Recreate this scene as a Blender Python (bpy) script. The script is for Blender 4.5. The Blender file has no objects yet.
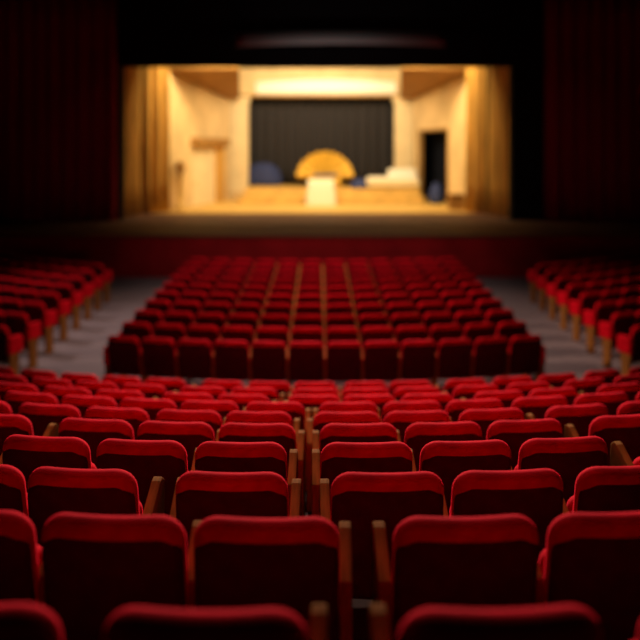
import bpy, math, random
from mathutils import Vector, Matrix
random.seed(7)
scene = bpy.context.scene
COL = scene.collection

# ------------------------------------------------------------------ camera
F = 800.0            # focal length in pixels of the 640 px frame
CAM_Z = 3.71
HOR = 150.0          # picture row of the horizon
cam_d = bpy.data.cameras.new('camera')
cam_d.sensor_width = 36.0
cam_d.lens = 36.0 * F / 640.0
cam_d.shift_y = -(320.0 - HOR) / 640.0
cam_d.clip_end = 200
cam_d.dof.use_dof = True
cam_d.dof.focus_distance = 4.1
cam_d.dof.aperture_fstop = 0.85
cam_d.dof.aperture_blades = 0
cam = bpy.data.objects.new('camera', cam_d)
COL.objects.link(cam)
cam.location = (0, 0, CAM_Z)
cam.rotation_euler = (math.pi / 2, 0, 0)
scene.camera = cam

# ------------------------------------------------------------------ world, light, exposure
scene.view_settings.view_transform = 'Standard'
scene.view_settings.look = 'None'
scene.view_settings.exposure = 0.0
scene.view_settings.gamma = 1.0
scene.view_settings.use_curve_mapping = False
world = bpy.data.worlds.new('world')
scene.world = world
world.use_nodes = True
world.node_tree.nodes['Background'].inputs[0].default_value = (0.5, 0.35, 0.35, 1)
world.node_tree.nodes['Background'].inputs[1].default_value = 0.006


def aim(o, target):
    d = Vector(target) - o.location
    o.rotation_euler = d.to_track_quat('-Z', 'Y').to_euler()


def area(name, loc, target, sx, sy, power, color, spread=math.pi):
    l = bpy.data.lights.new(name, 'AREA')
    l.shape = 'RECTANGLE'
    l.size, l.size_y = sx, sy
    l.energy = power
    l.color = color
    l.spread = spread
    o = bpy.data.objects.new(name, l)
    COL.objects.link(o)
    o.location = loc
    aim(o, target)
    return o


def spot(name, loc, target, power, color, angle, blend=1.0, radius=0.4):
    l = bpy.data.lights.new(name, 'SPOT')
    l.energy = power
    l.color = color
    l.spot_size = math.radians(angle)
    l.spot_blend = blend
    l.shadow_soft_size = radius
    o = bpy.data.objects.new(name, l)
    COL.objects.link(o)
    o.location = loc
    aim(o, target)
    return o


# house lamps in the ceiling over the cross aisle, shining back on the seats
spot('house_spot_light', (0, 19.5, 8.5), (0, 7.4, 1.2), 20500, (1.0, 0.66, 0.56), 41, 1.0, 0.5)
spot('house_spot_light', (0, 8.8, 8.9), (0, 5.6, 1.8), 1150, (1.0, 0.72, 0.5), 60, 1.0, 0.3)
spot('house_spot_light', (0.0, 17.5, 8.0), (0.0, 13.0, 0.8), 900, (1.0, 0.66, 0.48), 80, 1.0, 0.5)
spot('house_spot_light', (0.0, 21.0, 8.2), (0.0, 16.0, 0.8), 2400, (1.0, 0.64, 0.46), 110, 1.0, 0.5)
spot('side_spot_light', (-9.5, 17.5, 7.0), (-3.6, 15.5, 0.0), 1300, (1.0, 0.72, 0.6), 60, 1.0, 0.15)
spot('side_spot_light', (-8.8, 16.5, 7.4), (4.9, 14.6, 0.6), 5500, (1.0, 0.60, 0.38), 32, 1.0, 0.15)  # added to brighten the aisle ends of the right block, no known lamp
spot('side_spot_light', (8.8, 16.5, 7.4), (-4.9, 14.6, 0.6), 2400, (1.0, 0.60, 0.38), 32, 1.0, 0.15)  # added mirror of it, brightening the aisle ends of the left block
# added fill lights, no known lamps, brightening house curtains and red stage face
spot('front_fill_light', (-4.0, 12.0, 9.3), (-6.6, 27.0, 3.0), 260, (1.0, 0.72, 0.62), 28, 1.0, 0.4)
spot('front_fill_light', (4.0, 12.0, 9.3), (7.4, 27.0, 3.0), 260, (1.0, 0.72, 0.62), 28, 1.0, 0.4)
spot('front_fill_light', (0, 13.0, 9.3), (0, 23.3, 0.6), 1500, (1.0, 0.74, 0.58), 56, 1.0, 0.4)
# stage lamps behind the proscenium
area('stage_batten_light', (0, 31.0, 7.9), (0, 38.0, 2.2), 10, 0.5, 1250, (1.0, 0.75, 0.37))
area('stage_batten_light', (0, 36.0, 7.6), (0, 40.5, 3.0), 6, 0.5, 260, (1.0, 0.76, 0.46))

# ------------------------------------------------------------------ helpers
def px(p, D):            # picture column -> X at depth D
    return (p - 320.0) / F * D


def pz(p, D):            # picture row -> Z at depth D
    return CAM_Z - (p - HOR) / F * D


class MB:
    def __init__(s):
        s.v, s.f = [], []

    def add(s, vs, fs):
        o = len(s.v)
        s.v += [tuple(v) for v in vs]
        s.f += [tuple(i + o for i in f) for f in fs]

    def box(s, x0, x1, y0, y1, z0, z1):
        s.add([(x0, y0, z0), (x1, y0, z0), (x1, y1, z0), (x0, y1, z0),
               (x0, y0, z1), (x1, y0, z1), (x1, y1, z1), (x0, y1, z1)],
              [(0, 3, 2, 1), (4, 5, 6, 7), (0, 1, 5, 4), (1, 2, 6, 5), (2, 3, 7, 6), (3, 0, 4, 7)])

    def slab(s, a, b, z0, z1, t):
        """upright slab between plan points a and b, thickness t"""
        a, b = Vector(a), Vector(b)
        n = Vector((-(b - a).y, (b - a).x)).normalized() * (t / 2)
        p = [a - n, b - n, b + n, a + n]
        s.add([(q.x, q.y, z0) for q in p] + [(q.x, q.y, z1) for q in p],
              [(0, 3, 2, 1), (4, 5, 6, 7), (0, 1, 5, 4), (1, 2, 6, 5), (2, 3, 7, 6), (3, 0, 4, 7)])

    def cyl(s, c, r, z0, z1, n=16, r2=None):
        r2 = r if r2 is None else r2
        vs = [(c[0] + r * math.cos(2 * math.pi * i / n), c[1] + r * math.sin(2 * math.pi * i / n), z0) for i in range(n)]
        vs += [(c[0] + r2 * math.cos(2 * math.pi * i / n), c[1] + r2 * math.sin(2 * math.pi * i / n), z1) for i in range(n)]
        fs = [tuple(range(n - 1, -1, -1)), tuple(range(n, 2 * n))]
        fs += [(i, (i + 1) % n, n + (i + 1) % n, n + i) for i in range(n)]
        s.add(vs, fs)

    def lathe(s, c, prof, n=20):
        vs, fs = [], []
        for r, z in prof:
            vs += [(c[0] + r * math.cos(2 * math.pi * i / n), c[1] + r * math.sin(2 * math.pi * i / n), c[2] + z) for i in range(n)]
        for k in range(len(prof) - 1):
            fs += [(k * n + i, k * n + (i + 1) % n, (k + 1) * n + (i + 1) % n, (k + 1) * n + i) for i in range(n)]
        fs += [tuple(range(n - 1, -1, -1)), tuple(range((len(prof) - 1) * n, len(prof) * n))]
        s.add(vs, fs)

    def mesh(s, name, mat, smooth=False):
        m = bpy.data.meshes.new(name)
        m.from_pydata(s.v, [], s.f)
        m.update()
        m.materials.append(mat)
        if smooth:
            m.shade_smooth()
        return m

    def build(s, name, mat, parent=None, smooth=False, bevel=0.0):
        return obj(name, s.mesh(name, mat, smooth), parent, bevel)


def obj(name, mesh, parent=None, bevel=0.0):
    o = bpy.data.objects.new(name, mesh)
    COL.objects.link(o)
    if parent is not None:
        o.parent = parent
    if bevel:
        b = o.modifiers.new('bevel', 'BEVEL')
        b.width = bevel
        b.segments = 2
        b.limit_method = 'ANGLE'
    return o


def tag(o, label=None, cat=None, group=None, kind=None):
    if label: o['label'] = label
    if cat: o['category'] = cat
    if group: o['group'] = group
    if kind: o['kind'] = kind
    return o


def empty(name, loc, rz=0.0):
    o = bpy.data.objects.new(name, None)
    o.empty_display_size = 0.1
    COL.objects.link(o)
    o.location = loc
    o.rotation_euler = (0, 0, rz)
    return o


# ------------------------------------------------------------------ materials
def mat(name, col, rough=0.8, sheen=0.0, tint=None, spec=0.5, metal=0.0, noise=0.0, nscale=20.0, bump=0.0, bscale=200.0,
        stretch=(1, 1, 1), srough=0.3, col2=None, coat=0.0):
    m = bpy.data.materials.new(name)
    m.use_nodes = True
    nt = m.node_tree
    b = nt.nodes['Principled BSDF']
    b.inputs['Base Color'].default_value = (*col, 1)
    b.inputs['Roughness'].default_value = rough
    b.inputs['Specular IOR Level'].default_value = spec
    b.inputs['Metallic'].default_value = metal
    if sheen:
        b.inputs['Sheen Weight'].default_value = sheen
        b.inputs['Sheen Roughness'].default_value = srough
        b.inputs['Sheen Tint'].default_value = (*(tint or col), 1)
    if noise or bump:
        tc = nt.nodes.new('ShaderNodeTexCoord')
        mp = nt.nodes.new('ShaderNodeMapping')
        mp.inputs['Scale'].default_value = stretch
        nt.links.new(tc.outputs['Object'], mp.inputs['Vector'])
    if noise:
        n = nt.nodes.new('ShaderNodeTexNoise')
        n.inputs['Scale'].default_value = nscale
        n.inputs['Detail'].default_value = 4
        nt.links.new(mp.outputs[0], n.inputs['Vector'])
        r = nt.nodes.new('ShaderNodeValToRGB')
        c2 = col2 or tuple(c * (1 - noise) for c in col)
        r.color_ramp.elements[0].position = 0.35
        r.color_ramp.elements[0].color = (*c2, 1)
        r.color_ramp.elements[1].position = 0.65
        r.color_ramp.elements[1].color = (*col, 1)
        nt.links.new(n.outputs[0], r.inputs[0])
        nt.links.new(r.outputs[0], b.inputs['Base Color'])
    if bump:
        n2 = nt.nodes.new('ShaderNodeTexNoise')
        n2.inputs['Scale'].default_value = bscale
        nt.links.new(mp.outputs[0], n2.inputs['Vector'])
        bp = nt.nodes.new('ShaderNodeBump')
        bp.inputs['Strength'].default_value = bump
        bp.inputs['Distance'].default_value = 0.002
        nt.links.new(n2.outputs[0], bp.inputs['Height'])
        nt.links.new(bp.outputs[0], b.inputs['Normal'])
    return m


M = {}
M['velvet'] = mat('red_velvet', (0.60, 0.003, 0.018), 0.9, 0.7, (1.0, 0.015, 0.05), 0.04, noise=0.22, nscale=9, bump=0.3)
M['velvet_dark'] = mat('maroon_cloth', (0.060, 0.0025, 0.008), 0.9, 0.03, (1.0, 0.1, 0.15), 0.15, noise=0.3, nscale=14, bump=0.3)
M['wood'] = mat('brown_wood', (0.30, 0.135, 0.035), 0.8, spec=0.03, noise=0.4, nscale=7, stretch=(6, 1, 1))
M['iron'] = mat('dark_iron', (0.02, 0.018, 0.018), 0.5, metal=0.6)
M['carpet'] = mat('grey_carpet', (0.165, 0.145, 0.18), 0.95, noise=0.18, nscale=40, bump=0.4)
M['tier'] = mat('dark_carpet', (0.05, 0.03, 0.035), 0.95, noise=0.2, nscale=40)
M['black'] = mat('black_paint', (0.008, 0.007, 0.008), 0.9, spec=0.1)
M['wall'] = mat('dark_wall', (0.014, 0.006, 0.007), 0.9, spec=0.1, noise=0.2, nscale=3)
M['house_curtain'] = mat('crimson_drape', (0.20, 0.005, 0.016), 0.9, 0.2, (1, 0.1, 0.1), 0.1)
M['front_red'] = mat('red_stage_cloth', (0.34, 0.010, 0.016), 0.85, 0.2, (1, 0.1, 0.1), 0.1, noise=0.3, nscale=1.2)
M['boards'] = mat('stage_boards', (0.14, 0.052, 0.028), 0.7, noise=0.35, nscale=2.5, stretch=(5, 0.6, 1))
M['gold_drape'] = mat('golden_drape', (0.72, 0.40, 0.09), 0.75, 0.2, (1, .8, .4), 0.3, noise=0.35, nscale=1.4, stretch=(3, 3, 0.4))
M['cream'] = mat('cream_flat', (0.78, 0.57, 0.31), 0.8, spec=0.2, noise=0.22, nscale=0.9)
M['pale'] = mat('pale_flat', (0.86, 0.70, 0.44), 0.8, spec=0.2, noise=0.12, nscale=1.2)
M['white'] = mat('white_cloth', (0.88, 0.84, 0.76), 0.8, spec=0.2)
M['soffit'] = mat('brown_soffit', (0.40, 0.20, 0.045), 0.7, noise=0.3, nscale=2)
M['gilt'] = mat('gilt_wood', (0.80, 0.48, 0.06), 0.4, metal=0.3, noise=0.25, nscale=5)
M['back_drape'] = mat('charcoal_drape', (0.036, 0.033, 0.038), 0.9, spec=0.1)
M['blue'] = mat('blue_cloth', (0.04, 0.055, 0.17), 0.8, spec=0.2)
M['navy'] = mat('navy_drape', (0.006, 0.007, 0.014), 0.9, spec=0.1)
M['ochre'] = mat('ochre_boards', (0.75, 0.47, 0.13), 0.6, noise=0.25, nscale=2, stretch=(1, 5, 1))
M['grey_panel'] = mat('grey_panel', (0.30, 0.28, 0.27), 0.7)


def pleats(name, pts, z0, z1, material, amp=0.10, wave=0.35, parent=None, seed=1, thick=0.03, hem=0.0):
    """hanging cloth: pleated curtain following plan points pts"""
    rnd = random.Random(seed)
    pts = [Vector(p) for p in pts]
    L = [0]
    for a, b in zip(pts, pts[1:]): L.append(L[-1] + (b - a).length)
    n = int(L[-1] / wave * 8)
    path = []
    ph = 0.0
    for i in range(n + 1):
        s = L[-1] * i / n
        k = max(j for j in range(len(pts) - 1) if L[j] <= s + 1e-9)
        u = (s - L[k]) / (L[k + 1] - L[k])
        p = pts[k].lerp(pts[k + 1], u)
        d = (pts[k + 1] - pts[k]).normalized()
        nn = Vector((-d.y, d.x))
        ph += 2 * math.pi / 8 * (0.75 + 0.5 * rnd.random())
        path.append((p, nn, math.sin(ph)))
    vs, fs = [], []
    rows = 7
    for r in range(rows):
        t = r / (rows - 1)
        z = z0 + (z1 - z0) * t
        am = amp * (1.15 - 0.55 * t)
        for p, nn, w in path:
            q = p + nn * (am * w)
            vs.append((q.x, q.y, z))
    m = len(path)
    for r in range(rows - 1):
        for i in range(m - 1):
            fs.append((r * m + i, r * m + i + 1, (r + 1) * m + i + 1, (r + 1) * m + i))
    b = MB()
    b.add(vs, fs)
    o = b.build(name, material, parent, smooth=True)
    so = o.modifiers.new('thickness', 'SOLIDIFY')
    so.thickness = thick
    return o


# ------------------------------------------------------------------ the setting
R = 12.5                                # rows are arcs of about this radius round the stage


def sag(x):
    x = min(abs(x), R * 0.95)
    return R - math.sqrt(R * R - x * x)


NEAR_D = [1.97 + 0.812 * k for k in range(10)]                       # nearest row first
NEAR_Y = [604, 514, 470, 440.5, 422, 410.5, 401, 394, 387.3, 381]     # picture row of their top edges
SEAT_H = 0.95
NEAR_Z = [pz(y, d) - SEAT_H for y, d in zip(NEAR_Y, NEAR_D)]

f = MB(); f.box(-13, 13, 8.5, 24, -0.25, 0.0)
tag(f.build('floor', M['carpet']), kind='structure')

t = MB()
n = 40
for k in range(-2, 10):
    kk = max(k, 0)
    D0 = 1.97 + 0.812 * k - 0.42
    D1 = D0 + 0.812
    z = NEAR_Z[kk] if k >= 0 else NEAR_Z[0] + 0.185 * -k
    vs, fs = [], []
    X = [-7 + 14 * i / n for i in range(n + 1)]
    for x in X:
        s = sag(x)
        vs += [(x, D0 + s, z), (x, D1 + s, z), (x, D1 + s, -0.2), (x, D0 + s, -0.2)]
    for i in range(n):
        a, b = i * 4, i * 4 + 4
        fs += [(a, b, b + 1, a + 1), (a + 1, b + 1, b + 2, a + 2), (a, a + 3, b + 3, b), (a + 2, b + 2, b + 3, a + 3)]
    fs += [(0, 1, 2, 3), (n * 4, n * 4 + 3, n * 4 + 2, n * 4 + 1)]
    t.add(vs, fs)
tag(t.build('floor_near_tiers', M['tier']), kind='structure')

STAGE_Z = 1.24
w = MB(); w.box(-13.3, -13.0, -3, 46, -0.25, 9.6)
tag(w.build('wall_left', M['wall']), kind='structure')
w = MB(); w.box(13.0, 13.3, -3, 46, -0.25, 9.6)
tag(w.build('wall_right', M['wall']), kind='structure')
w = MB(); w.box(-13.3, 13.3, -3.3, -3, -0.25, 9.6)
tag(w.build('wall_back', M['wall']), kind='structure')
w = MB(); w.box(-13.3, 13.3, 46, 46.3, -0.25, 9.6)
tag(w.build('wall_stage_rear', M['black']), kind='structure')
w = MB(); w.box(-13.3, 13.3, -3.3, 46.3, 9.6, 9.8)
tag(w.build('ceiling', M['black']), kind='structure')
w = MB(); w.box(-13, 13, 23.42, 46, -0.2, STAGE_Z)
tag(w.build('floor_stage', M['boards']), kind='structure')
# red clad face of the stage with a rounded nosing
w = MB(); w.box(-13, 13, 23.3, 23.42, 0, STAGE_Z - 0.07)
for i in range(26):
    w.box(-13 + i + 0.03, -13 + i + 0.97, 23.27, 23.3, 0.12, STAGE_Z - 0.16)
tag(w.build('wall_stage_front', M['front_red']), kind='structure')
w = MB(); w.box(-13, 13, 23.22, 23.42, STAGE_Z - 0.07, STAGE_Z + 0.004)
tag(w.build('trim_stage_edge', M['boards'], bevel=0.02), kind='structure')
# proscenium
OX0, OX1, OZ = px(121, 28), px(512, 28), pz(66, 28)
w = MB()
w.box(-13, OX0, 28, 28.5, STAGE_Z, 9.6)
w.box(OX1, 13, 28, 28.5, STAGE_Z, 9.6)
w.box(OX0, OX1, 28, 28.5, OZ, 9.6)
tag(w.build('wall_proscenium', M['black']), kind='structure')

# ------------------------------------------------------------------ theatre seat
def outline(w, h, rt, rb, inset=0.0, taper=0.0, nc=6):
    """rounded rectangle in x,z, top at z = 0; returns points counter-clockwise seen from -Y"""
    hw = w / 2 - inset
    z1, z0 = -inset, -h + inset
    rt = max(rt - inset, 0.006); rb = max(rb - inset, 0.006)
    pts = []
    def corner(cx, cz, r, a0):
        for i in range(nc + 1):
            a = a0 + math.pi / 2 * i / nc
            pts.append((cx + r * math.cos(a), cz + r * math.sin(a)))
    corner(hw - rt, z1 - rt, rt, 0)
    # straight top gets extra points so that it can bend
    for i in range(1, 6):
        pts.append((hw - rt - (2 * (hw - rt)) * i / 6, z1))
    corner(-hw + rt, z1 - rt, rt, math.pi / 2)
    corner(-hw + rb, z0 + rb, rb, math.pi)
    for i in range(1, 6):
        pts.append((-hw + rb + (2 * (hw - rb)) * i / 6, z0))
    corner(hw - rb, z0 + rb, rb, 3 * math.pi / 2)
    if taper:
        pts = [(x * (1 + taper * (-z / h)), z) for x, z in pts]
    return pts


def padded(b, w, h, th, r, rt, rb, warp, taper=0.0, crown=0.0):
    rings = []
    ns = 6
    for i in range(ns + 1):
        a = math.pi / 2 * i / ns
        rings.append((outline(w, h, rt, rb, r * (1 - math.sin(a)), taper), -(th / 2 - r) - r * math.cos(a)))
    for i in range(ns + 1):
        a = math.pi / 2 * (1 - i / ns)
        rings.append((outline(w, h, rt, rb, r * (1 - math.sin(a)), taper), (th / 2 - r) + r * math.cos(a)))
    full = []
    cz = -h / 2
    for s in (0.25, 0.5, 0.75):
        full.append(([(x * s, cz + (z - cz) * s) for x, z in rings[0][0]], rings[0][1] - crown * (1 - s * s)))
    full += rings
    for s in (0.75, 0.5, 0.25):
        full.append(([(x * s, cz + (z - cz) * s) for x, z in rings[-1][0]], rings[-1][1] + crown * (1 - s * s)))
    vs, fs = [], []
    m = len(full[0][0])
    for pts, y in full:
        vs += [warp(x, y, z) for x, z in pts]
    for k in range(len(full) - 1):
        for i in range(m):
            j = (i + 1) % m
            fs.append((k * m + i, k * m + j, (k + 1) * m + j, (k + 1) * m + i))
    vs.append(warp(0, full[0][1], cz)); c0 = len(vs) - 1
    vs.append(warp(0, full[-1][1], cz)); c1 = len(vs) - 1
    L = (len(full) - 1) * m
    for i in range(m):
        j = (i + 1) % m
        fs.append((c0, j, i)); fs.append((c1, L + i, L + j))
    b.add(vs, fs)


SEAT_W = 0.508
ZTOP = 0.95
back_warp = lambda x, y, z: (x, y + 0.045 + 0.55 * x * x - 0.17 * z, ZTOP + z)
b = MB(); padded(b, SEAT_W, 0.60, 0.100, 0.049, 0.095, 0.05, back_warp, taper=0.02)
ME_BACK = b.mesh('backrest', M['velvet'], True)
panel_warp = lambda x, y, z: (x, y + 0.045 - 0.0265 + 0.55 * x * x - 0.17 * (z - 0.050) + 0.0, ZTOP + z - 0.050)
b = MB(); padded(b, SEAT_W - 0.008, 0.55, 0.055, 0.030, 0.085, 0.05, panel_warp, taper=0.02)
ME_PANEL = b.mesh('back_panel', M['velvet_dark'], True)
cush_warp = lambda x, y, z: (x, y + 0.235 - 0.10 * z, 0.745 + z)
b = MB(); padded(b, 0.462, 0.44, 0.10, 0.045, 0.06, 0.06, cush_warp, crown=0.015)
ME_CUSH = b.mesh('seat', M['velvet'], True)


def arm_mesh():
    """wooden arm standard in the YZ plane at x = 0"""
    prof = [(0.15, 0.16), (0.36, 0.16), (0.37, 0.40), (0.385, 0.72), (0.375, 0.785), (0.345, 0.808), (0.31, 0.800), (0.14, 0.685), (0.125, 0.65), (0.125, 0.5)]
    t = 0.023
    m = len(prof)
    b = MB()
    b.add([(-t, y, z) for y, z in prof] + [(t, y, z) for y, z in prof],
          [tuple(range(m)), tuple(range(2 * m - 1, m - 1, -1))] + [(i, i + m, (i + 1) % m + m, (i + 1) % m) for i in range(m)])
    return b.mesh('armrest', M['wood'])


def leg_mesh():
    b = MB()
    b.box(-0.018, 0.018, 0.19, 0.25, 0.0, 0.16)
    b.box(-0.024, 0.024, 0.12, 0.34, 0.0, 0.018)
    return b.mesh('leg', M['iron'])


def end_mesh():
    b = MB()
    prof = [(0.10, 0.0), (0.27, 0.0), (0.27, 0.30), (0.29, 0.50), (0.08, 0.50), (0.10, 0.3)]
    t = 0.025
    m = len(prof)
    b.add([(-t, y, z) for y, z in prof] + [(t, y, z) for y, z in prof],
          [tuple(range(m)), tuple(range(2 * m - 1, m - 1, -1))] + [(i, i + m, (i + 1) % m + m, (i + 1) % m) for i in range(m)])
    return b.mesh('end_panel', M['wood'])


def pad_mesh():
    b = MB()
    w = lambda x, y, z: (y, 0.205 + x, 0.775 + z)
    padded(b, 0.30, 0.28, 0.085, 0.035, 0.06, 0.03, w)
    return b.mesh('arm_pad', M['velvet'], True)


ME_ARM, ME_LEG, ME_END, ME_PAD = arm_mesh(), leg_mesh(), end_mesh(), pad_mesh()
ARM_BEVEL = 0.006


class Proto: pass


def proto_seat():
    """one theatre seat with all its parts; others are copies"""
    s = empty('theatre_seat', (0, 0, 0))
    parts = {}
    parts['backrest'] = obj('backrest', ME_BACK, s)
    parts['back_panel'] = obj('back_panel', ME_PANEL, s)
    parts['seat'] = obj('seat', ME_CUSH, s)
    return s, parts


PROTO, PPARTS = proto_seat()
PROTO_ARM = obj('armrest', ME_ARM, None, ARM_BEVEL)
PROTO_LEG = obj('leg', ME_LEG)
PROTO_END = obj('end_panel', ME_END, None, ARM_BEVEL)
PROTO_PAD = obj('arm_pad', ME_PAD)
protos = [PROTO] + list(PPARTS.values()) + [PROTO_ARM, PROTO_LEG, PROTO_END, PROTO_PAD]
COUNT = 0


def put_seat(X, Y, Z, rz, label, group, arm_left=True, arm_right=False, end_left=False, end_right=False, half=0.277):
    """arm_* are wooden standards shared with the neighbour, end_* closed panels on an aisle"""
    global COUNT
    COUNT += 1
    s = PROTO.copy(); COL.objects.link(s)
    s.location = (X, Y, Z); s.rotation_euler = (0, 0, rz)
    s['label'] = label; s['category'] = 'seat'; s['group'] = group
    def child(p, x=0.0):
        c = p.copy(); COL.objects.link(c); c.parent = s; c.location = (x, 0, 0)
        return c
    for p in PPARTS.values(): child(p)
    for flag, end, sg in ((arm_left, end_left, -1), (arm_right, end_right, 1)):
        if end:
            child(PROTO_END, sg * (half + 0.004)); c = child(PROTO_PAD, sg * (half + 0.004))
        elif flag:
            child(PROTO_ARM, sg * half); child(PROTO_LEG, sg * half)
    return s


ORD = ['nearest', 'second', 'third', 'fourth', 'fifth', 'sixth', 'seventh', 'eighth', 'ninth', 'tenth', 'eleventh', 'twelfth', 'thirteenth', 'fourteenth']
TH = ['first'] + ORD[1:]

# near block: picture columns of the seats' centres, row by row from the camera
NEAR = [
    ([-42, 204], [502, 742]),
    ([-38, 112, 266], [467, 621]),
    ([-31, 80.5, 231], [388, 509.5, 632]),
    ([-58, 44, 140, 240], [367, 467, 565.5, 688]),
    ([-6, 94, 174.5, 256.5], [359, 444.5, 526.5, 628]),
    ([-21, 47, 115, 187.5, 258], [347, 418, 493, 579, 650]),
    ([-29, 28.5, 87, 146.5, 208.5, 274.5], [348.5, 413, 476, 541.5, 603.5, 664]),
    ([13, 65.5, 118, 187, 242.5, 314], [369.5, 427.5, 500, 555, 622]),
    ([5, 49.5, 94.5, 142, 202.5, 253.5, 315], [366, 418, 477.5, 530, 587, 636]),
    ([-5, 36.5, 77.5, 120, 164, 222, 268.5, 315], [365.5, 411, 467, 514, 559, 604, 648]),
]
for k, (L, Rr) in enumerate(NEAR):
    D0, z = NEAR_D[k], NEAR_Z[k]
    seats = []
    for side, arr in (('left', L), ('right', Rr)):
        for i, p in enumerate(arr):
            D = D0
            for _ in range(6):
                D = D0 + sag(px(p, D))
            num = len(arr) - i if side == 'left' else i + 1
            seats.append((px(p, D), D, side, num))
    for i, (X, D, side, num) in enumerate(seats):
        gap_r = seats[i + 1][0] - X if i + 1 < len(seats) else 9
        gap_l = X - seats[i - 1][0] if i else 9
        row = 'nearest row' if k == 0 else TH[k] + ' row from camera'
        lab = 'red velvet seat, near block, %s, %s %s of centre gap' % (row, TH[num - 1], side)
        put_seat(X, D - 0.088, z, math.asin(X / R), lab, 'folding seats of the near block',
                 arm_left=k > 0 or i == 2, arm_right=(k > 0 and gap_r > 0.595) or (k == 0 and i == 1),
                 half=0.277)

# middle block beyond the cross aisle
MID_D = [11.5 + 0.95 * k for k in range(10)]
for k, D0 in enumerate(MID_D):
    S = 0.55 + 0.004 * k
    for i in range(12):
        X = 0.075 + (i - 5.5) * S
        lab = 'red seat, middle block, %s, %s from its left end' % (
            'rearmost row' if k == 0 else TH[k] + ' row from cross aisle', TH[i])
        put_seat(X, D0 + sag(X) - 0.03, 0.0, math.asin(X / R), lab, 'seats of the middle block',
                 arm_left=i > 0, arm_right=False, end_left=i == 0, end_right=i == 11, half=S / 2)

# side blocks across the two aisles
for side, sg in (('left', -1), ('right', 1)):
    for k, D0 in enumerate(MID_D[:8]):
        th = math.asin((4.90 + 0.05 * k + 0.27) / R)
        j = 0
        while True:
            X = sg * R * math.sin(th)
            D = D0 + sag(X)
            col = 320 + F * X / D
            if abs(col - 320) > 334 or abs(X) > 10.5 or D > 22.3: break
            lab = 'red seat, %s side block, %s row from cross aisle, %s' % (
                side, TH[k], 'at the aisle' if j == 0 else TH[j] + ' from the aisle')
            if sg < 0:
                put_seat(X, D - 0.03, 0, -th, lab, 'seats of the left side block', arm_left=True, end_right=j == 0, half=0.277)
            else:
                put_seat(X, D - 0.03, 0, th, lab, 'seats of the right side block', arm_left=False, arm_right=True, end_left=j == 0, half=0.277)
            j += 1
            th += 0.545 / R
for o in protos:
    bpy.data.objects.remove(o)
print('SEATS', COUNT)

# ------------------------------------------------------------------ house curtains
b = MB(); b.box(px(124, 31.2), px(509, 31.2), 31.2, 42.8, STAGE_Z, STAGE_Z + 0.012)
tag(b.build('floor_set', M['ochre']), kind='structure')
STAGE_Z += 0.012
o = pleats('stage_curtain', [(-12.9, 27.3), (OX0 - 0.05, 27.55)], STAGE_Z + 0.02, 9.3, M['house_curtain'], 0.14, 0.5, seed=3)
tag(o, 'dark crimson pleated curtain hanging left of the stage opening', 'curtain', 'crimson house curtains')
o = pleats('stage_curtain', [(px(546, 27.5), 27.55), (12.9, 27.3)], STAGE_Z + 0.02, 9.3, M['house_curtain'], 0.14, 0.5, seed=4)
tag(o, 'dark crimson pleated curtain hanging right of the stage opening', 'curtain', 'crimson house curtains')
# pale curved panel hung over the apron
b = MB()
vs, fs = [], []
Dp = 25.8
x0, x1 = px(236, Dp), px(446, Dp)
for i in range(25):
    x = x0 + (x1 - x0) * i / 24
    u = (i / 12 - 1)
    for j in range(5):
        a = j / 4
        vs.append((x, Dp + 0.9 * a, pz(27, Dp) - 0.10 * u * u - 0.55 * (1 - a) ** 2 + 0.0))
for i in range(24):
    for j in range(4):
        fs.append((i * 5 + j, i * 5 + j + 1, i * 5 + j + 6, i * 5 + j + 5))
b.add(vs, fs)
t = empty('overhead_panel', (0, Dp, 7.4))
o = b.build('reflector', M['grey_panel'], t, smooth=True)
o.location = (0, -Dp, -7.4)
so = o.modifiers.new('thickness', 'SOLIDIFY'); so.thickness = 0.04
for x in (x0 + 0.7, x1 - 0.7):
    c = MB(); c.cyl((x, 0.5), 0.015, 0.0, 2.18, 8)
    c.build('cable', M['iron'], t)
tag(t, 'dim grey curved panel hanging above the front of the stage', 'panel')
spot('panel_fill_light', (0, 23.0, 6.2), (0.3, 25.8, 7.2), 75, (1, 0.9, 0.85), 110, 1.0, 0.1)  # added fill light, there only to brighten the grey overhead panel

# ------------------------------------------------------------------ stage set
SZ = STAGE_Z
# gold drapes at the mouth of the set
o = pleats('gold_drape', [(px(121, 29), 29.0), (px(140, 30.5), 30.5)], SZ + 0.02, 8.0, M['gold_drape'], 0.12, 0.5, seed=5)
tag(o, 'golden brown drape at the left mouth of the stage set', 'drape', 'golden stage drapes')
o = pleats('gold_drape', [(px(141, 30.8), 30.8), (px(170, 32), 32)], SZ + 0.02, 8.0, M['gold_drape'], 0.16, 0.5, seed=6)
tag(o, 'bright golden drape between the left outer drape and the cream set wall', 'drape', 'golden stage drapes')
o = pleats('gold_drape', [(px(512, 29), 29.0), (px(490, 30.5), 30.5)], SZ + 0.02, 8.0, M['gold_drape'], 0.12, 0.5, seed=8)
tag(o, 'golden brown drape at the right mouth of the stage set', 'drape', 'golden stage drapes')
o = pleats('gold_drape', [(px(489, 30.8), 30.8), (px(466, 32), 32)], SZ + 0.02, 8.0, M['gold_drape'], 0.16, 0.5, seed=9)
tag(o, 'bright golden drape between the right outer drape and the cream set wall', 'drape', 'golden stage drapes')

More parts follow.
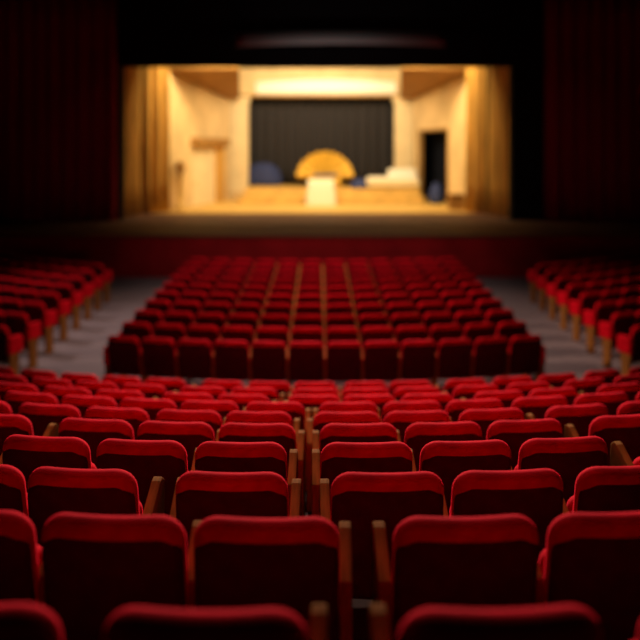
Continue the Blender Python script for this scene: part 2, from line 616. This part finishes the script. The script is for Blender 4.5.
# left flat with a door
A, Bq = (px(166, 32.2), 32.2), (px(229, 39.6), 39.6)
def along(u, A=A, B=Bq): return (A[0] + (B[0] - A[0]) * u, A[1] + (B[1] - A[1]) * u)
def colu(p, A, B):      # parameter u at which the slab appears in picture column p
    lo, hi = 0.0, 1.0
    f0 = lambda u: 320 + F * (A[0] + (B[0] - A[0]) * u) / (A[1] + (B[1] - A[1]) * u) - p
    for _ in range(50):
        mid = (lo + hi) / 2
        if f0(lo) * f0(mid) <= 0: hi = mid
        else: lo = mid
    return (lo + hi) / 2
FLF, FLB = 6.95, 6.20
FL = 6.1
t = empty('set_wall_flat', (A[0], A[1], SZ))
def cap(b, P, Q):       # sloping upper part of a side wall
    n_ = Vector((-(Q[1] - P[1]), Q[0] - P[0])).normalized() * 0.06
    pt = [(P[0] - n_.x, P[1] - n_.y), (Q[0] - n_.x, Q[1] - n_.y), (Q[0] + n_.x, Q[1] + n_.y), (P[0] + n_.x, P[1] + n_.y)]
    tz = [FLF, FLB, FLB, FLF]
    b.add([(x, y, FL) for x, y in pt] + [(x, y, z) for (x, y), z in zip(pt, tz)],
          [(0, 3, 2, 1), (4, 5, 6, 7), (0, 1, 5, 4), (1, 2, 6, 5), (2, 3, 7, 6), (3, 0, 4, 7)])
def rel(b): b.v = [(x - A[0], y - A[1], z - SZ) for x, y, z in b.v]; return b
def rel2(b, P): b.v = [(x - P[0], y - P[1], z - SZ) for x, y, z in b.v]; return b
u0, u1 = colu(191, A, Bq), colu(214, A, Bq)
p0, p1 = along(u0), along(u1)
dz = pz(146, (p0[1] + p1[1]) / 2)
b = MB(); b.slab(A, p0, SZ, FL, 0.12); b.slab(p1, Bq, SZ, FL, 0.12); b.slab(p0, p1, dz, FL, 0.12)
cap(b, A, Bq); rel(b).build('wall_panel', M['cream'], t)
b = MB(); b.slab(p0, p1, SZ, dz, 0.08); d = rel(b).build('door', M['pale'], t)
b = MB(); q = along(u0 + (u1 - u0) * 0.12); b.lathe((q[0] + 0.1, q[1] - 0.05, SZ + 1.0), [(0.02, -.04), (0.05, 0), (0.02, .04)], 10); rel(b).build('door_knob', M['gilt'], d)
b = MB(); pA, pB = along(u0 - 0.02), along(u1 + 0.14)
nrm = Vector((Bq[1] - A[1], -(Bq[0] - A[0]))).normalized()
b.slab((pA[0] + nrm.x * .22, pA[1] + nrm.y * .22), (pB[0] + nrm.x * .22, pB[1] + nrm.y * .22), dz, dz + 0.36, 0.40)
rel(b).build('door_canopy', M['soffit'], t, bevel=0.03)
b = MB(); pa, pb = along(u1 + 0.01), along(u1 + 0.12)
b.slab((pa[0] + nrm.x * .12, pa[1] + nrm.y * .12), (pb[0] + nrm.x * .12, pb[1] + nrm.y * .12), SZ, dz, 0.14)
rel(b).build('door_jamb', M['gold_drape'], t)
tag(t, 'cream left wall of the stage set with a pale door', 'set wall')

# right flat with a dark doorway
A2, B2 = (px(474, 32.2), 32.2), (px(414, 39.6), 39.6)
al2 = lambda u: along(u, A2, B2)
v0, v1 = colu(449, A2, B2), colu(421, A2, B2)
q0, q1 = al2(v0), al2(v1)
dz2 = pz(131, (q0[1] + q1[1]) / 2)
t = empty('set_wall_flat', (A2[0], A2[1], SZ))
b = MB(); b.slab(A2, q0, SZ, FL, 0.12); b.slab(q1, B2, SZ, FL, 0.12); b.slab(q0, q1, dz2, FL, 0.12)
cap(b, A2, B2); rel2(b, A2).build('wall_panel', M['cream'], t)
b = MB()
for s_, e_ in ((v0 - 0.012, v0), (v1, v1 + 0.012)):
    b.slab(al2(s_), al2(e_), SZ, dz2, 0.2)
b.slab(al2(v0 - 0.012), al2(v1 + 0.012), dz2, dz2 + 0.1, 0.2)
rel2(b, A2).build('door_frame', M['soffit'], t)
tag(t, 'cream right wall of the stage set with an open dark doorway', 'set wall')
off = 1.0
n2 = Vector((B2[1] - A2[1], -(B2[0] - A2[0]))).normalized()
if n2.x < 0: n2 = -n2
g0, g1 = al2(v0 - 0.14), al2(v1 + 0.2)
o = pleats('doorway_drape', [(g0[0] + n2.x * off, g0[1] + n2.y * off), (g1[0] + n2.x * off, g1[1] + n2.y * off)], SZ + 0.02, FL - 0.4, M['navy'], 0.08, 0.4, seed=12)
tag(o, 'near black navy drape hanging behind the dark doorway', 'drape')
gm = al2((v0 + v1) / 2)
b = MB(); b.lathe((0, 0, 0), [(0.30, 0), (0.34, 0.25), (0.30, 0.6), (0.18, 0.85), (0.10, 0.95)], 18)
o = b.build('blue_bundle', M['blue'], smooth=True); o.location = (gm[0] + 0.1, gm[1] + 0.02, SZ)
tag(o, 'blue cloth bundle standing in the dark doorway', 'cloth bundle')

# brown soffits over the side walls
def soffit(P, Q, sg):
    b = MB()
    q = [(P[0] + sg * 0.3, P[1], FLF + 0.02), (Q[0] + sg * 0.3, Q[1] + 0.1, FLB + 0.02),
         (sg * abs(px(240, 39.6)), Q[1] + 0.1, FLB + 0.05), (sg * abs(px(239, P[1])), P[1], FLF + 0.05)]
    b.add(q + [(x, y, z + 0.15) for x, y, z in q], [(0, 1, 2, 3), (7, 6, 5, 4), (0, 4, 5, 1), (1, 5, 6, 2), (2, 6, 7, 3), (3, 7, 4, 0)])
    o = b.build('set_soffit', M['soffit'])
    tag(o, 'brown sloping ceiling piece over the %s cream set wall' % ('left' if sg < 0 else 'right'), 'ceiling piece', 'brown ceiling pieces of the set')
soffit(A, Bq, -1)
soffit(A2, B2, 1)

# back portal: two pilasters, header with white cove
BD = 40.0
PT = pz(97, BD)
def pilaster(c0, c1, side):
    b = MB(); X0, X1 = px(c0, BD), px(c1, BD)
    cx = (X0 + X1) / 2
    t = empty('set_pilaster', (cx, BD, SZ))
    hw = (X1 - X0) / 2
    b.box(-hw, hw, 0, 0.5, 0, PT - SZ); b.build('shaft', M['pale'], t, bevel=0.03)
    c = MB(); c.box(-hw - 0.08, hw + 0.08, -0.1, 0.55, 0, 0.4); c.build('plinth', M['cream'], t, bevel=0.03)
    c = MB(); c.box(-hw - 0.08, hw + 0.08, -0.1, 0.55, PT - SZ - 0.25, PT - SZ); c.build('capital', M['pale'], t, bevel=0.03)
    tag(t, 'pale square pilaster at the %s of the dark back drape' % side, 'pilaster', 'pilasters of the stage portal')
pilaster(230, 248, 'left')
pilaster(395, 413, 'right')
t = empty('set_header', (0, BD, PT))
XL, XR = px(229, BD), px(414, BD)
top = pz(68, BD)
b = MB(); b.box(XL, XR, 0.0, 0.5, 0.0, top - PT); b.build('beam', M['cream'], t, bevel=0.03)
b = MB()
m0, m1 = px(256, BD - .1), px(396, BD - .1)
vs, fs = [], []
for i in range(21):
    x = m0 + (m1 - m0) * i / 20
    h = 0.75 + 0.16 * (1 - (i / 10 - 1) ** 2)
    vs += [(x, -0.02, 0.14), (x, -0.16, 0.30), (x, -0.16, h - 0.1), (x, -0.02, h)]
for i in range(20):
    for j in range(3):
        a = i * 4 + j
        fs.append((a, a + 4, a + 5, a + 1))
fs += [(0, 1, 2, 3), (83, 82, 81, 80)]
b.add(vs, fs)
b.build('arched_panel', M['white'], t)
b = MB(); b.box(XL - 0.1, XR + 0.1, -0.12, 0.55, 0.0, 0.10); b.build('moulding', M['soffit'], t, bevel=0.02)
tag(t, 'cream header beam with arched white panel above the back drape', 'header beam')
o = pleats('back_drape', [(px(247, 41.2) - .3, 41.3), (px(396, 41.2) + .3, 41.3)], 1.95, PT + 0.5, M['back_drape'], 0.13, 0.55, seed=15)
tag(o, 'charcoal pleated drape closing the back of the stage set', 'drape')
area('header_fill_light', (0, 38.6, 6.9), (0, 39.9, 6.5), 5.5, 0.2, 10, (1.0, 0.88, 0.72))  # added fill high up before the header, brightens the arched white panel

# raised platform with steps
b = MB()
b.box(px(244, 37), px(421, 37), 37.2, 39.85, SZ, 1.90)
b.box(px(250, 40) + .1, px(393, 40) - .1, 39.85, 42.6, SZ, 1.90)
b.box(px(238, 36.5), px(424, 36.5), 36.6, 37.2, SZ, SZ + 0.33)
tag(b.build('stage_platform', M['ochre'], bevel=0.02), 'raised ochre wooden platform with one step in the set', 'platform')

# golden shell-backed throne
t = empty('shell_throne', (px(325, 38.8), 38.8, 1.90))
b = MB()
rad, nfl = 1.42, 11
for i in range(nfl):
    a0 = math.pi * i / nfl; a1 = math.pi * (i + 1) / nfl
    vs = [(0, 0, 0.45), (0, 0.12, 0.45)]
    m = 6
    ring = []
    for j in range(m + 1):
        a = a0 + (a1 - a0) * j / m
        r = rad * (0.93 + 0.07 * math.sin(math.pi * j / m))
        y = -0.10 * math.sin(math.pi * j / m)
        ring.append((r * math.cos(a), y, 0.45 + r * math.sin(a) * 0.93))
    for p in ring: vs.append(p)
    for p in ring: vs.append((p[0], 0.12, p[2]))
    fs = []
    for j in range(m):
        fs.append((0, 2 + j, 3 + j)); fs.append((1, 3 + m + 1 + j, 2 + m + 1 + j)); fs.append((2 + j, 2 + m + 1 + j, 3 + m + 1 + j, 3 + j))
    b.add(vs, fs)
b.build('shell_back', M['gilt'], t)
b = MB(); b.box(-0.75, 0.75, -0.95, 0.1, 0.12, 0.5); b.build('base', M['gilt'], t, bevel=0.04)
b = MB(); padded(b, 1.3, 0.9, 0.16, 0.07, 0.1, 0.1, lambda x, y, z: (x, z + 0.0, 0.58 + y)); b.build('cushion', M['blue'], t, True)
for x in (-0.68, 0.68):
    b = MB(); b.box(x - 0.09, x + 0.09, -0.9, 0.05, 0.5, 0.82); b.build('armrest', M['gilt'], t, bevel=0.03)
    for y in (-0.88, 0.02):
        b = MB(); b.lathe((x, y, 0), [(0.05, 0), (0.08, 0.06), (0.06, 0.13)], 10); b.build('foot', M['gilt'], t)
tag(t, 'wide golden throne with a fan-shaped shell back on the platform', 'throne')

# white draped table before the throne
t = empty('draped_table', (px(321, 36), 35.9, SZ))
b = MB()
prof = []
n = 64
vs, fs = [], []
for r, (sc, z) in enumerate([(1.0, 0.0), (0.97, 0.3), (0.93, 0.7), (0.90, 1.05), (0.86, 1.12), (0.5, 1.13)]):
    for i in range(n):
        a = 2 * math.pi * i / n
        c, s = math.cos(a), math.sin(a)
        q = 1 / max(abs(c), abs(s)) ** 0.8
        wv = 1 + (0.05 * math.sin(14 * a) * (1 - z / 1.2))
        vs.append((0.66 * c * q * sc * wv, 0.38 * s * q * sc * wv, z))
for r in range(5):
    for i in range(n):
        fs.append((r * n + i, r * n + (i + 1) % n, (r + 1) * n + (i + 1) % n, (r + 1) * n + i))
fs.append(tuple(range(5 * n, 6 * n)))
b.add(vs, fs)
b.build('cloth_cover', M['white'], t, True)
b = MB()
for x in (-.42, .42):
    for y in (-.2, .2): b.cyl((x, y), 0.03, 0, 1.08, 8)
b.build('leg_frame', M['wood'], t)
tag(t, 'small table under a floor-length white cloth before the golden throne', 'table')

# white couch on the right of the platform
cx = (px(366, 37.9) + px(419, 37.9)) / 2
hw = (px(419, 37.9) - px(366, 37.9)) / 2
t = empty('white_couch', (cx, 38.0, 1.90))
b = MB(); b.box(-hw, hw, -0.45, 0.45, 0.10, 0.36); b.build('base', M['pale'], t, bevel=0.04)
b = MB(); padded(b, 2 * hw - 0.1, 0.86, 0.2, 0.08, 0.1, 0.1, lambda x, y, z: (x, z + 0.43, 0.44 + y)); b.build('cushion', M['white'], t, True)
b = MB(); padded(b, 2 * hw * 0.55, 0.5, 0.18, 0.08, 0.16, 0.05, lambda x, y, z: (x + hw * 0.40, 0.40 + y, 0.92 + z)); b.build('backrest', M['white'], t, True)
for x in (-hw + .12, hw - .12):
    for y in (-.36, .36):
        c = MB(); c.cyl((x, y), 0.035, 0, 0.11, 8); c.build('leg', M['gilt'], t)
tag(t, 'low white couch standing on the platform right of the throne', 'couch')

# blue cloth heaps
def heap(name, c, rx, ry, h, seed, label):
    rnd = random.Random(seed)
    n, rows = 28, 8
    vs, fs = [], []
    ph = [rnd.random() * 6 for _ in range(3)]
    for r in range(rows):
        t_ = r / (rows - 1)
        rr = math.cos(t_ * math.pi / 2) ** 0.7 if r < rows - 1 else 0.02
        for i in range(n):
            a = 2 * math.pi * i / n
            k = 1 + 0.10 * math.sin(3 * a + ph[0]) + 0.06 * math.sin(7 * a + ph[1])
            vs.append((rx * rr * k * math.cos(a), ry * rr * k * math.sin(a), h * math.sin(t_ * math.pi / 2)))
    for r in range(rows - 1):
        for i in range(n):
            fs.append((r * n + i, r * n + (i + 1) % n, (r + 1) * n + (i + 1) % n, (r + 1) * n + i))
    fs.append(tuple(range((rows - 1) * n, rows * n))); fs.append(tuple(range(n - 1, -1, -1)))
    b = MB(); b.add(vs, fs)
    o = b.build(name, M['blue'], smooth=True)
    o.location = c
    tag(o, label, 'cloth')
heap('blue_cloth', (px(263, 40.6), 40.8, 1.90), 0.95, 0.35, 1.15, 2, 'slate blue cloth heap on the platform left of the throne')
heap('blue_cloth', (px(360, 37.8), 37.75, 1.90), 0.42, 0.32, 0.45, 5, 'slate blue cloth heap on the platform between throne and couch')

# small dark ornament near the left drape, low chest below it
t = empty('pedestal_urn', (px(181, 32.8), 32.6, SZ))
b = MB(); b.lathe((0, 0, 0), [(0.22, 0), (0.22, 0.08), (0.13, 0.16), (0.11, 1.25), (0.2, 1.35), (0.2, 1.42)], 16); b.build('pedestal', M['ochre'], t, True)
b = MB(); b.lathe((0, 0, 1.42), [(0.08, 0), (0.1, 0.04), (0.2, 0.25), (0.22, 0.4), (0.14, 0.52), (0.17, 0.58), (0.02, 0.58)], 16); b.build('urn', M['soffit'], t, True)
tag(t, 'brown urn on a pedestal before the left cream set wall', 'urn')
t = empty('pedestal_urn', (px(456, 32.8), 32.7, SZ))
b = MB(); b.box(-0.3, 0.3, -0.2, 0.2, 0, 0.55); b.build('chest_body', M['soffit'], t, bevel=0.02)
b = MB(); b.box(-0.32, 0.32, -0.22, 0.22, 0.55, 0.66); b.build('lid', M['wood'], t, bevel=0.03)
t.name = 'low_chest'
tag(t, 'low brown chest beside the right golden drape', 'chest')
